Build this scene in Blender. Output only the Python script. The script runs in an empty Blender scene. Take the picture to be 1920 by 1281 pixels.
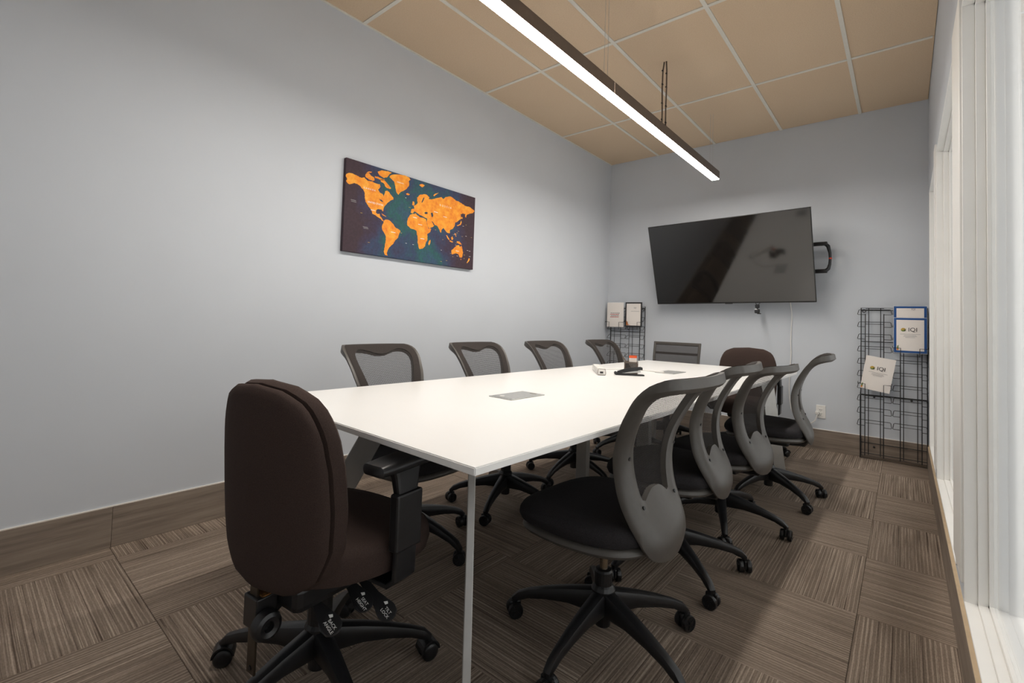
import bpy, bmesh, math, random
from mathutils import Vector, Matrix
R = math.radians
random.seed(7)
scene = bpy.context.scene
C = scene.collection

# ------------------------------------------------------------------ camera
cam_d = bpy.data.cameras.new('camera'); cam = bpy.data.objects.new('camera', cam_d); C.objects.link(cam)
YAW, PITCH, ROLL = -0.6977, 0.0369, 0.0313
F = Vector((math.sin(YAW)*math.cos(PITCH), math.cos(YAW)*math.cos(PITCH), math.sin(PITCH)))
R0 = Vector((math.cos(YAW), -math.sin(YAW), 0)); U0 = R0.cross(F)
RV = R0*math.cos(ROLL)+U0*math.sin(ROLL); UV = -R0*math.sin(ROLL)+U0*math.cos(ROLL)
m = Matrix((RV, UV, -F)).transposed().to_4x4(); m.translation = Vector((2.7186, -5.0339, 1.0639))
cam.matrix_world = m
cam_d.sensor_width = 36; cam_d.lens = 878.92/1920*36; cam_d.shift_y = -71.67/1920
cam_d.clip_start = 0.02
scene.camera = cam

# ------------------------------------------------------------------ world, exposure
w = bpy.data.worlds.new('World'); scene.world = w; w.use_nodes = True
w.node_tree.nodes['Background'].inputs[0].default_value = (1.0, 0.99, 0.97, 1)
w.node_tree.nodes['Background'].inputs[1].default_value = 1.15
vs = scene.view_settings
vs.view_transform = 'Standard'; vs.look = 'None'; vs.gamma = 1; vs.use_curve_mapping = False
vs.exposure = 0.34
LAMP = 62.0

# ------------------------------------------------------------------ materials
def S(r, g, b):
    f = lambda c: (c/255/12.92) if c/255 <= .04045 else ((c/255+.055)/1.055)**2.4
    return (f(r), f(g), f(b), 1)
class NT:
    def __init__(s, name):
        s.m = bpy.data.materials.new(name); s.m.use_nodes = True; s.t = s.m.node_tree
        s.b = s.t.nodes['Principled BSDF']; s.o = s.t.nodes['Material Output']
    def n(s, typ, **k):
        x = s.t.nodes.new(typ)
        for a, v in k.items():
            if a in x.inputs.keys() and not hasattr(x, a): x.inputs[a].default_value = v
            else: setattr(x, a, v)
        return x
    def l(s, a, b): s.t.links.new(a, b)
    def coords(s, scale=(1, 1, 1), loc=(0, 0, 0), out='Object', rot=(0, 0, 0)):
        t = s.n('ShaderNodeTexCoord'); mp = s.n('ShaderNodeMapping')
        mp.inputs['Scale'].default_value = scale; mp.inputs['Location'].default_value = loc; mp.inputs['Rotation'].default_value = rot
        s.l(t.outputs[out], mp.inputs[0]); return mp.outputs[0]
    def noise(s, vec, scale=5, detail=3, rough=.5):
        x = s.n('ShaderNodeTexNoise'); x.inputs['Scale'].default_value = scale; x.inputs['Detail'].default_value = detail
        x.inputs['Roughness'].default_value = rough; s.l(vec, x.inputs['Vector']); return x.outputs[0]
    def ramp(s, fac, stops):
        x = s.n('ShaderNodeValToRGB'); e = x.color_ramp.elements
        while len(e) < len(stops): e.new(.5)
        for el, (p, c) in zip(e, stops): el.position = p; el.color = c if len(c) == 4 else (*c, 1)
        s.l(fac, x.inputs[0]); return x.outputs[0]
    def mix(s, fac, a, b, mode='MIX'):
        x = s.n('ShaderNodeMix'); x.data_type = 'RGBA'; x.blend_type = mode
        for v, i in ((fac, 0), (a, 6), (b, 7)):
            if hasattr(v, 'links'): s.l(v, x.inputs[i])
            else: x.inputs[i].default_value = v
        return x.outputs[2]
    def math(s, op, a, b=0.0):
        x = s.n('ShaderNodeMath'); x.operation = op
        for v, i in ((a, 0), (b, 1)):
            if hasattr(v, 'links'): s.l(v, x.inputs[i])
            else: x.inputs[i].default_value = v
        return x.outputs[0]
    def bump(s, h, strength=.2, dist=.002):
        x = s.n('ShaderNodeBump'); x.inputs['Strength'].default_value = strength; x.inputs['Distance'].default_value = dist
        s.l(h, x.inputs['Height']); s.l(x.outputs[0], s.b.inputs['Normal'])
def mat(name, col, rough=.5, metal=0, var=.06, nscale=30, bump=0, spec=.5, emit=0, coat=0):
    t = NT(name); b = t.b
    b.inputs['Roughness'].default_value = rough; b.inputs['Metallic'].default_value = metal
    b.inputs['Specular IOR Level'].default_value = spec
    v = t.coords(); nz = t.noise(v, nscale, 4)
    lo = tuple(c*(1-var) for c in col[:3])+(1,); hi = tuple(min(1, c*(1+var)) for c in col[:3])+(1,)
    t.l(t.ramp(nz, [(.3, lo), (.7, hi)]), b.inputs['Base Color'])
    if bump: t.bump(nz, bump)
    if emit:
        b.inputs['Emission Color'].default_value = col; b.inputs['Emission Strength'].default_value = emit
    if coat: b.inputs['Coat Weight'].default_value = coat
    return t.m
M = {}
M['wall'] = mat('wall_paint', S(204, 209, 216), .75, var=.012, nscale=3, bump=.02, spec=.25)
M['white_trim'] = mat('white_trim_paint', S(245, 244, 241), .35, var=.015, nscale=8)
M['tan_edge'] = mat('raw_board_edge', S(205, 182, 150), .6, var=.06, nscale=20)
M['caulk'] = mat('white_caulk', S(240, 236, 230), .6, var=.02)
M['slab'] = mat('floor_slab', S(60, 54, 48), .9)
M['ceil_back'] = mat('plenum', S(120, 105, 85), .9)
M['grid'] = mat('ceiling_grid_paint', S(226, 222, 212), .5, var=.02)
M['black_plastic'] = mat('black_plastic', S(30, 30, 32), .38, var=.10, nscale=40, bump=.03)
M['grey_plastic'] = mat('charcoal_plastic', S(78, 74, 70), .42, var=.05, nscale=60, bump=.05)
M['black_fabric'] = mat('black_mesh_fabric', S(44, 42, 44), .9, var=.35, nscale=420, bump=.3, spec=.2)
M['brown_fabric'] = mat('dark_brown_fabric', S(67, 55, 51), .95, var=.22, nscale=500, bump=.3, spec=.15)
M['black_mesh'] = mat('dark_mesh_border', S(56, 51, 49), .85, var=.3, nscale=350, spec=.2)
M['chrome'] = mat('steel_cylinder', S(150, 138, 120), .25, .9)
M['silver'] = mat('brushed_aluminium', S(196, 197, 196), .38, .75, var=.05, nscale=60)
M['table'] = mat('white_laminate', S(243, 242, 240), .28, var=.008, nscale=4)
M['table_edge'] = mat('table_edge_band', S(205, 203, 200), .45, var=.02)
M['table_leg'] = mat('leg_metal', S(186, 185, 182), .38, .6, var=.05, nscale=25)
M['wire'] = mat('black_wire', S(22, 22, 26), .4, var=.05)
M['paper'] = mat('white_paper', S(235, 228, 222), .6, var=.015, nscale=6)
M['sheet'] = mat('glossy_sheet', S(232, 230, 230), .25, var=.02, nscale=10)
M['blue_print'] = mat('blue_print', S(28, 78, 140), .35, var=.05)
M['black_print'] = mat('black_print', S(38, 36, 38), .4)
M['grey_print'] = mat('grey_print', S(130, 128, 130), .5)
M['red_print'] = mat('red_print', S(190, 70, 70), .5)
M['green_print'] = mat('green_print', S(110, 130, 60), .5)
M['orange_print'] = mat('orange_print', S(225, 130, 50), .5)
M['gold_print'] = mat('gold_print', S(196, 160, 70), .5, var=.25, nscale=60)
M['white_print'] = mat('white_print', S(240, 240, 238), .5)
M['tv_body'] = mat('tv_plastic', S(22, 21, 21), .4)
M['white_plastic'] = mat('white_plastic', S(232, 230, 226), .4, var=.02)
M['red_plastic'] = mat('red_plastic', S(220, 60, 30), .4)
M['orange_red'] = mat('orange_red_card', S(235, 95, 45), .5)
M['lamp_body'] = mat('dark_aluminium', S(118, 106, 97), .42, .5, var=.05)
M['steel_strip'] = mat('dark_steel', S(74, 66, 56), .35, .7, var=.1)
M['rust'] = mat('rusty_brown', S(130, 88, 40), .9, var=.5, nscale=120)
M['map_edge'] = mat('map_edge', S(52, 40, 50), .8)
def lampmat():
    t = NT('led_diffuser'); t.b.inputs['Emission Color'].default_value = (1.0, .945, .87, 1); t.b.inputs['Emission Strength'].default_value = LAMP
    t.b.inputs['Base Color'].default_value = (1, 1, 1, 1); return t.m
M['led'] = lampmat()
def tvmat():
    t = NT('tv_screen'); b = t.b
    b.inputs['Base Color'].default_value = S(16, 14, 13); b.inputs['Roughness'].default_value = .07
    b.inputs['Specular IOR Level'].default_value = .75
    return t.m
M['screen'] = tvmat()
def glassmat():
    t = NT('window_glass'); b = t.b
    b.inputs['Base Color'].default_value = (.95, .97, .97, 1); b.inputs['Transmission Weight'].default_value = 1
    b.inputs['Roughness'].default_value = .03; b.inputs['IOR'].default_value = 1.45
    return t.m
M['glass'] = glassmat()
def clearmat():
    t = NT('clear_acrylic'); b = t.b
    b.inputs['Base Color'].default_value = (.96, .97, .98, 1); b.inputs['Roughness'].default_value = .12; b.inputs['Alpha'].default_value = .35
    return t.m
M['clear'] = clearmat()
def carpet(name, axis):
    t = NT(name); b = t.b
    b.inputs['Roughness'].default_value = .95; b.inputs['Specular IOR Level'].default_value = .1
    oi = t.n('ShaderNodeObjectInfo'); rnd = t.math('MULTIPLY', oi.outputs['Random'], 37.0)
    tc = t.n('ShaderNodeTexCoord'); add = t.n('ShaderNodeVectorMath'); add.operation = 'ADD'
    cmb = t.n('ShaderNodeCombineXYZ')
    for i in range(3): t.l(rnd, cmb.inputs[i])
    t.l(tc.outputs['Object'], add.inputs[0]); t.l(cmb.outputs[0], add.inputs[1])
    def st(a, c):
        mp = t.n('ShaderNodeMapping'); mp.inputs['Scale'].default_value = (a, c, 1) if axis == 'y' else (c, a, 1)
        t.l(add.outputs[0], mp.inputs[0]); return mp.outputs[0]
    fine = t.noise(st(210, 1.4), 1, 2, .6)
    loop = t.noise(st(330, 90), 1, 2, .6)
    streak = t.noise(st(95, 1.6), 1, 3, .6)
    blot = t.noise(st(9, 2.5), 1, 3, .6)
    base = t.ramp(streak, [(.25, S(128, 114, 102)), (.5, S(141, 126, 113)), (.75, S(154, 138, 124))])
    wv = t.n('ShaderNodeTexWave'); wv.wave_type = 'BANDS'; wv.bands_direction = 'X' if axis == 'y' else 'Y'
    wv.inputs['Scale'].default_value = 24; wv.inputs['Distortion'].default_value = .8; wv.inputs['Detail'].default_value = 1; wv.inputs['Detail Scale'].default_value = .6
    t.l(add.outputs[0], wv.inputs['Vector'])
    pin = t.math('MULTIPLY', t.ramp(wv.outputs['Fac'], [(.62, (0, 0, 0)), (.92, (.75, .75, .75))]), t.ramp(streak, [(.35, (.25, .25, .25)), (.6, (1, 1, 1))]))
    base = t.mix(pin, base, S(190, 173, 157))
    base = t.mix(t.ramp(fine, [(.60, (0, 0, 0)), (.68, (1, 1, 1))]), base, S(192, 176, 159))
    base = t.mix(t.ramp(fine, [(.32, (1, 1, 1)), (.42, (0, 0, 0))]), base, S(98, 85, 75))
    base = t.mix(t.ramp(blot, [(.5, (0, 0, 0)), (.72, (.35, .35, .35))]), base, S(100, 87, 76))
    base = t.mix(.35, base, t.ramp(loop, [(.3, (.25, .25, .25)), (.7, (1, 1, 1))]), 'MULTIPLY')
    t.l(base, b.inputs['Base Color'])
    t.bump(t.math('ADD', fine, loop), .5, .003)
    return t.m
M['carpet_y'] = carpet('carpet_stripes_lengthwise', 'y'); M['carpet_x'] = carpet('carpet_stripes_crosswise', 'x')
def woodmat():
    t = NT('grey_oak_laminate'); b = t.b; b.inputs['Roughness'].default_value = .55
    oi = t.n('ShaderNodeObjectInfo'); rnd = t.math('MULTIPLY', oi.outputs['Random'], 23.0)
    tc = t.n('ShaderNodeTexCoord'); add = t.n('ShaderNodeVectorMath'); add.operation = 'ADD'; cmb = t.n('ShaderNodeCombineXYZ')
    for i in range(3): t.l(rnd, cmb.inputs[i])
    t.l(tc.outputs['Object'], add.inputs[0]); t.l(cmb.outputs[0], add.inputs[1])
    mp = t.n('ShaderNodeMapping'); mp.inputs['Scale'].default_value = (2.2, 1, 38); t.l(add.outputs[0], mp.inputs[0])
    g = t.noise(mp.outputs[0], 1, 5, .65)
    mp2 = t.n('ShaderNodeMapping'); mp2.inputs['Scale'].default_value = (3, 1, 120); t.l(add.outputs[0], mp2.inputs[0])
    g2 = t.noise(mp2.outputs[0], 1, 3, .6)
    c = t.ramp(g, [(.28, S(110, 97, 87)), (.5, S(136, 123, 111)), (.72, S(153, 140, 127))])
    c = t.mix(t.ramp(g2, [(.3, (.5, .5, .5)), (.4, (0, 0, 0))]), c, S(80, 68, 60))
    t.l(c, b.inputs['Base Color']); t.bump(g2, .12); return t.m
M['wood'] = woodmat()
def tilemat():
    t = NT('acoustic_tile'); b = t.b; b.inputs['Roughness'].default_value = .95; b.inputs['Specular IOR Level'].default_value = .1
    v = t.coords(); n1 = t.noise(v, 160, 3, .7); n2 = t.noise(v, 1.5, 2)
    c = t.ramp(n1, [(.3, S(210, 185, 156)), (.55, S(222, 199, 171))])
    c = t.mix(t.ramp(n2, [(.4, (0, 0, 0)), (.7, (.25, .25, .25))]), c, S(214, 188, 158))
    t.l(c, b.inputs['Base Color']); t.bump(n1, .3, .003); return t.m
M['tile'] = tilemat()
def oceanmat():
    t = NT('map_ocean_print'); b = t.b; b.inputs['Roughness'].default_value = .7
    v = t.coords(); n1 = t.noise(v, 4.2, 5, .65); n2 = t.noise(v, 60, 2, .7)
    sep = t.n('ShaderNodeSeparateXYZ'); t.l(v, sep.inputs[0])
    xx = t.math('MULTIPLY', t.math('ABSOLUTE', sep.outputs[1]), 1.5)
    fac = t.math('SUBTRACT', t.math('ADD', n1, .12), t.math('POWER', xx, 3.0))
    c = t.ramp(fac, [(.22, S(54, 36, 46)), (.40, S(52, 42, 66)), (.54, S(42, 58, 88)), (.66, S(28, 82, 80)), (.78, S(46, 72, 98))])
    c = t.mix(.22, c, t.ramp(n2, [(.35, (.3, .3, .3)), (.65, (1, 1, 1))]), 'OVERLAY')
    t.l(c, b.inputs['Base Color']); return t.m
M['ocean'] = oceanmat()
def landmat():
    t = NT('map_land_print'); b = t.b; b.inputs['Roughness'].default_value = .7
    v = t.coords(); n1 = t.noise(v, 22, 5, .75)
    t.l(t.ramp(n1, [(.3, S(222, 112, 28)), (.5, S(240, 150, 34)), (.7, S(248, 178, 64))]), b.inputs['Base Color']); return t.m
M['land'] = landmat()
M['sea'] = mat('map_inner_sea', S(44, 54, 72), .7, var=.2, nscale=60)
def netmat(name, col, hole, fx, fz, trans):
    t = NT(name); b = t.b; b.inputs['Base Color'].default_value = col; b.inputs['Roughness'].default_value = .8
    b.inputs['Specular IOR Level'].default_value = .3
    def wave(d, f):
        x = t.n('ShaderNodeTexWave'); x.wave_type = 'BANDS'; x.bands_direction = d; x.inputs['Scale'].default_value = f
        t.l(t.coords(), x.inputs['Vector']); return x.outputs['Fac']
    mk = t.math('MULTIPLY', wave('X', fx), wave('Z', fz))
    a = t.math('SUBTRACT', 1.0, t.math('MULTIPLY', t.math('GREATER_THAN', mk, hole), trans))
    t.l(a, b.inputs['Alpha']); return t.m
M['net'] = netmat('chair_back_mesh', S(52, 48, 47), .16, 75, 75, .95)
M['net_flat'] = netmat('sling_mesh', S(58, 54, 52), .42, 90, 90, .85)

# ------------------------------------------------------------------ helpers
def obj(name, bm, mt, parent=None, smooth=False, loc=None):
    me = bpy.data.meshes.new(name)
    bmesh.ops.recalc_face_normals(bm, faces=bm.faces)
    bm.to_mesh(me); bm.free()
    for x in (mt if isinstance(mt, (list, tuple)) else [mt]): me.materials.append(x)
    if smooth:
        for p in me.polygons: p.use_smooth = True
        me.set_sharp_from_angle(angle=R(42))
    o = bpy.data.objects.new(name, me); C.objects.link(o)
    if parent: o.parent = parent
    if loc: o.location = loc
    return o
def tag(o, label=None, cat=None, group=None, kind=None):
    if label: o['label'] = label
    if cat: o['category'] = cat
    if group: o['group'] = group
    if kind: o['kind'] = kind
    return o
def thing(name, label, cat, loc=(0, 0, 0), rz=0, group=None):
    o = bpy.data.objects.new(name, None); C.objects.link(o); o.empty_display_size = .1
    o.location = loc; o.rotation_euler = (0, 0, R(rz)); return tag(o, label, cat, group)
def copy_tree(o, parent=None):
    c = o.copy(); C.objects.link(c); c.parent = parent
    for ch in o.children: copy_tree(ch, c)
    return c
def box(bm, a, b, bev=0, mi=0, seg=2):
    vs_ = [bm.verts.new((x, y, z)) for x in (a[0], b[0]) for y in (a[1], b[1]) for z in (a[2], b[2])]
    fs = [bm.faces.new([vs_[i] for i in q]) for q in ((0, 1, 3, 2), (4, 6, 7, 5), (0, 4, 5, 1), (2, 3, 7, 6), (0, 2, 6, 4), (1, 5, 7, 3))]
    for f in fs: f.material_index = mi
    if bev:
        es = list({e for f in fs for e in f.edges})
        r = bmesh.ops.bevel(bm, geom=es, offset=bev, segments=seg, affect='EDGES', profile=.5)
        for f in r['faces']: f.material_index = mi
    return vs_
def bxo(name, a, b, mt, parent=None, bev=0, smooth=False):
    bm = bmesh.new(); box(bm, a, b, bev); return obj(name, bm, mt, parent, smooth)
def frame_at(d):
    d = d.normalized(); up = Vector((0, 0, 1)) if abs(d.z) < .95 else Vector((0, 1, 0))
    s = d.cross(up).normalized(); return s, s.cross(d).normalized()
def tube(bm, pts, r, n=8, cap=True, closed=False):
    pts = [Vector(p) for p in pts]; N = len(pts); rings = []
    prev = None
    for i, p in enumerate(pts):
        a = pts[i-1] if (i > 0 or closed) else p
        b = pts[(i+1) % N] if (i < N-1 or closed) else p
        d = (b-a)
        if d.length < 1e-9: d = Vector((0, 0, 1))
        if prev is None: s, u = frame_at(d)
        else:
            s = (prev - d.normalized()*prev.dot(d.normalized())); s = s.normalized() if s.length > 1e-6 else frame_at(d)[0]
            u = s.cross(d.normalized())
        prev = s; rr = r[i] if isinstance(r, (list, tuple)) else r
        rings.append([bm.verts.new(p+s*rr*math.cos(2*math.pi*k/n)+u*rr*math.sin(2*math.pi*k/n)) for k in range(n)])
    rng = range(N) if closed else range(N-1)
    for i in rng:
        A, B = rings[i], rings[(i+1) % N]
        for k in range(n): bm.faces.new((A[k], A[(k+1) % n], B[(k+1) % n], B[k]))
    if cap and not closed: bm.faces.new(rings[0]); bm.faces.new(rings[-1])
def loft(bm, rings, cap=True):
    rr = [[bm.verts.new(p) for p in ring] for ring in rings]; n = len(rr[0])
    for A, B in zip(rr, rr[1:]):
        for k in range(n): bm.faces.new((A[k], A[(k+1) % n], B[(k+1) % n], B[k]))
    if cap: bm.faces.new(rr[0]); bm.faces.new(rr[-1])
    return rr
def lathe(bm, prof, n=20, origin=(0, 0, 0), axis='z'):
    rings = []
    for r_, h in prof:
        ring = []
        for k in range(n):
            a = 2*math.pi*k/n; p = (r_*math.cos(a), r_*math.sin(a), h)
            if axis == 'x': p = (p[2], p[0], p[1])
            if axis == 'y': p = (p[0], p[2], p[1])
            ring.append(Vector(p)+Vector(origin))
        rings.append(ring)
    loft(bm, rings)
def rrect(w, h, r, n=5):
    out = []
    for cx, cy, a0 in ((w/2-r, h/2-r, 0), (-w/2+r, h/2-r, 90), (-w/2+r, -h/2+r, 180), (w/2-r, -h/2+r, 270)):
        for i in range(n):
            a = R(a0+90*i/(n-1)); out.append((cx+r*math.cos(a), cy+r*math.sin(a)))
    return out
def super_ell(w, d, e, n=40):
    out = []
    for k in range(n):
        a = 2*math.pi*k/n; c, s = math.cos(a), math.sin(a)
        out.append((w*math.copysign(abs(c)**(2/e), c), d*math.copysign(abs(s)**(2/e), s)))
    return out
def interp(tab, x):
    if x <= tab[0][0]: return tab[0][1]
    for (a, va), (b, vb) in zip(tab, tab[1:]):
        if x <= b: 
            t = (x-a)/(b-a); t = t*t*(3-2*t)*.5+t*.5; return va+(vb-va)*t
    return tab[-1][1]
def poly_plate(bm, pts, z0, z1):
    a = [bm.verts.new((x, y, z0)) for x, y in pts]; b = [bm.verts.new((x, y, z1)) for x, y in pts]; n = len(pts)
    bm.faces.new(a[::-1]); bm.faces.new(b)
    for k in range(n): bm.faces.new((a[k], a[(k+1) % n], b[(k+1) % n], b[k]))
def text(name, body, size, mt, parent, mw, extr=.0003):
    cu = bpy.data.curves.new(name, 'FONT'); cu.body = body; cu.size = size; cu.align_x = 'CENTER'; cu.align_y = 'CENTER'; cu.extrude = extr
    cu.resolution_u = 3
    t = bpy.data.objects.new(name, cu); C.objects.link(t)
    dg = bpy.context.evaluated_depsgraph_get(); me = bpy.data.meshes.new_from_object(t.evaluated_get(dg))
    C.objects.unlink(t); bpy.data.objects.remove(t)
    me.materials.clear(); me.materials.append(mt)
    o = bpy.data.objects.new(name, me); C.objects.link(o); o.parent = parent; o.matrix_local = mw
    return o

# ================================================================== SETTING
RW, RF, H = 2.869, -5.75, 2.974          # right wall x, front wall y, ceiling height
HB = .178
floor = tag(bxo('floor', (-.12, RF-.1, -.06), (RW+.12, .12, -.008), M['slab']), kind='structure')
TX, TY = .61, .581
xs = [.141+TX*k for k in range(-1, 6)]; ys = [-.466-TY*k for k in range(-1, 12)]
for i in range(len(xs)-1):
    for k in range(len(ys)-1):
        x0, x1 = max(xs[i], .0), min(xs[i+1], RW); y1, y0 = min(ys[k], 0), max(ys[k+1], RF)
        if x1-x0 < .01 or y1-y0 < .01: continue
        even = ((i-1)+(k-1)) % 2 == 0
        bm = bmesh.new(); hx, hy = (x1-x0)/2-.0006, (y1-y0)/2-.0006
        box(bm, (-hx, -hy, -.007), (hx, hy, 0), .0012, seg=1)
        t = obj('carpet_tile', bm, M['carpet_y' if even else 'carpet_x'], floor, loc=((x0+x1)/2, (y0+y1)/2, 0))
ceil = tag(bxo('ceiling', (-.12, RF-.1, H+.03), (RW+.12, .12, H+.08), M['ceil_back']), kind='structure')
cx_ = [.589+.61*k for k in range(4)]; cy_ = [-1.071-1.162*k for k in range(5)]
gx = [0]+cx_+[RW]; gy = [0]+cy_+[RF]
for i in range(len(gx)-1):
    for k in range(len(gy)-1):
        a, b = (gx[i]+.002, gy[k+1]+.002), (gx[i+1]-.002, gy[k]-.002)
        bm = bmesh.new(); hx, hy = (b[0]-a[0])/2, (b[1]-a[1])/2
        box(bm, (-hx, -hy, 0), (hx, hy, .028), .002, seg=1)
        obj('ceiling_tile', bm, M['tile'], ceil, loc=((a[0]+b[0])/2, (a[1]+b[1])/2, H+.003))
for x in cx_: bxo('grid_runner', (x-.012, RF, H-.003), (x+.012, 0, H+.004), M['grid'], ceil)
for y in cy_:
    for i in range(len(gx)-1): bxo('grid_cross_tee', (gx[i]+.0125, y-.012, H-.0025), (gx[i+1]-.0125, y+.012, H+.004), M['grid'], ceil)
bxo('wall_angle', (0, RF, H-.003), (.012, 0, H+.003), M['grid'], ceil)
tag(bxo('wall_left', (-.12, RF-.1, -.01), (0, 0, H+.03), M['wall']), kind='structure')
tag(bxo('wall_back', (-.12, 0, -.01), (RW+.12, .12, H+.03), M['wall']), kind='structure')
tag(bxo('wall_front', (-.12, RF-.1, -.01), (RW+.12, RF, H+.03), M['wall']), kind='structure')
# right wall with three window openings
ZS, ZH = .205, 2.17
WIN = [(-1.09, -.20), (-2.585, -1.25), (-4.75, -2.90)]
bm = bmesh.new()
box(bm, (RW, RF, -.01), (RW+.12, 0, ZS)); box(bm, (RW, RF, ZH), (RW+.12, 0, H+.03))
edges = [RF]+[v for wn in sorted(WIN) for v in wn]+[0]
for a, b in zip(edges[::2], edges[1::2]): box(bm, (RW, a, ZS), (RW+.12, b, ZH))
tag(obj('wall_right', bm, M['wall']), kind='structure')
for n, (a, b) in enumerate(WIN):
    wroot = bpy.data.objects.new('window_%d' % (n+1), None); C.objects.link(wroot); wroot.location = (RW, (a+b)/2, ZS); tag(wroot, kind='structure')
    hw = (b-a)/2; hh = ZH-ZS
    steps = ((-.004, .028, .006), (.028, .052, .013), (.052, .08, .022))
    for nm in ('jamb', 'jamb', 'head', 'sill'): pass
    for side in (-1, 1):
        bm = bmesh.new()
        for x0, x1, t in steps: box(bm, (x0, side*hw, 0), (x1, side*(hw-t), hh), .0015, seg=1)
        obj('jamb', bm, M['white_trim'], wroot)
    bm = bmesh.new()
    for x0, x1, t in steps: box(bm, (x0, -hw, hh-t), (x1, hw, hh), .0015, seg=1)
    obj('head', bm, M['white_trim'], wroot)
    bm = bmesh.new()
    for x0, x1, t in steps: box(bm, (x0, -hw, 0), (x1, hw, t*.8), .0015, seg=1)
    obj('sill', bm, M['white_trim'], wroot)
    bxo('pane', (.062, -hw+.015, .01), (.068, hw-.015, hh-.015), M['glass'], wroot)
# casing boards on the piers between windows
for n, (y0, y1, z0) in enumerate(((-2.895, -2.59, .262), (-1.245, -1.095, .262))):
    tag(bxo('trim_%d' % (n+1), (RW-.010, y0, z0), (RW+.001, y1, 2.215), M['white_trim'], bev=.002), kind='structure')
# baseboards made of laminate planks
def baseboard(name, p0, ang, L, cuts, top=None, first=.0):
    o = bpy.data.objects.new(name, None); C.objects.link(o); o.location = p0; o.rotation_euler = (0, 0, R(ang)); tag(o, kind='structure')
    pts = [0]+cuts+[L]
    for a, b in zip(pts, pts[1:]):
        bm = bmesh.new(); hw = (b-a)/2
        box(bm, (-hw+.0004, -.012, 0), (hw-.0004, 0, HB), .001, seg=1)
        obj('plank', bm, M['wood'], o, loc=((a+b)/2, 0, 0))
    if top: bxo('top_edge', (0, -.011, HB), (L, 0, HB+.003), M[top], o)
    else: bxo('caulk_line', (0, -.006, HB-.001), (L, 0, HB+.004), M['caulk'], o)
# left wall: local +x runs along +y ... board faces local -y
baseboard('baseboard_left', (0, RF, 0), 90, -RF, [-RF-4.53, -RF-3.3, -RF-2.08, -RF-.86])
baseboard('baseboard_back', (.012, 0, 0), 0, RW-.012, [.75, 1.97])
baseboard('baseboard_right', (RW, -.012, 0), -90, -RF-.012, [1.2, 2.42, 3.6, 4.8], top='tan_edge')

# ================================================================== TABLE
NL, NR, FL, FR = Vector((.79, -4.262)), Vector((2.0, -4.285)), Vector((.9, -.905)), Vector((2.09, -.87))
ZT = .74
tb = thing('conference_table', 'long white conference table with angled grey metal legs', 'table', (1.44, -2.58, 0))
off = Vector((1.44, -2.58))
def lc(p): return p-off
bm = bmesh.new()
q = [lc(p) for p in (NL, NR, FR, FL)]
poly_plate(bm, [(p.x, p.y) for p in q], ZT-.019, ZT)
bmesh.ops.bevel(bm, geom=bm.edges[:], offset=.0025, segments=2, affect='EDGES')
obj('tabletop', bm, M['table'], tb)
bm = bmesh.new()
c_ = (q[0]+q[1]+q[2]+q[3])/4
poly_plate(bm, [(p.x+(c_.x-p.x)*.3, p.y+(c_.y-p.y)*.12) for p in q], ZT-.05, ZT-.018)
obj('apron', bm, M['table_leg'], tb)
def blade(foot, top, wid, thk, z1):
    """flat leg lying in the vertical plane foot->top, wide across that plane's slope"""
    d = (top-foot); h = Vector((d.x, d.y, 0)).normalized(); s = Vector((-h.y, h.x, 0))
    bm = bmesh.new()
    ring = lambda c: [c+h*a*wid/2+s*b*thk/2 for a, b in ((-1, -1), (1, -1), (1, 1), (-1, 1))]
    loft(bm, [ring(Vector((foot.x, foot.y, 0))), ring(Vector((top.x, top.y, z1)))])
    bmesh.ops.bevel(bm, geom=bm.edges[:], offset=.002, segments=1, affect='EDGES')
    return bm
for cnr, s, mt in ((q[0], (1, 1), 'table_leg'), (q[1], (-1, 1), 'table_leg'), (q[2], (-1, -1), 'table_leg'), (q[3], (1, -1), 'table_leg')):
    foot = Vector((cnr.x+s[0]*.10, cnr.y+s[1]*.10, 0)); k_ = .36 if s[1] > 0 else .18; top = Vector((cnr.x+s[0]*k_, cnr.y+s[1]*k_, 0))
    obj('leg', blade(foot, top, .10, .022, ZT-.03), M[mt], tb)
for x in (-.19, .19): 
    bm = bmesh.new(); box(bm, (x-.035, -.02, 0), (x+.035, .02, ZT-.03), .003); obj('centre_leg', bm, M['table_leg'], tb)
    
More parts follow.
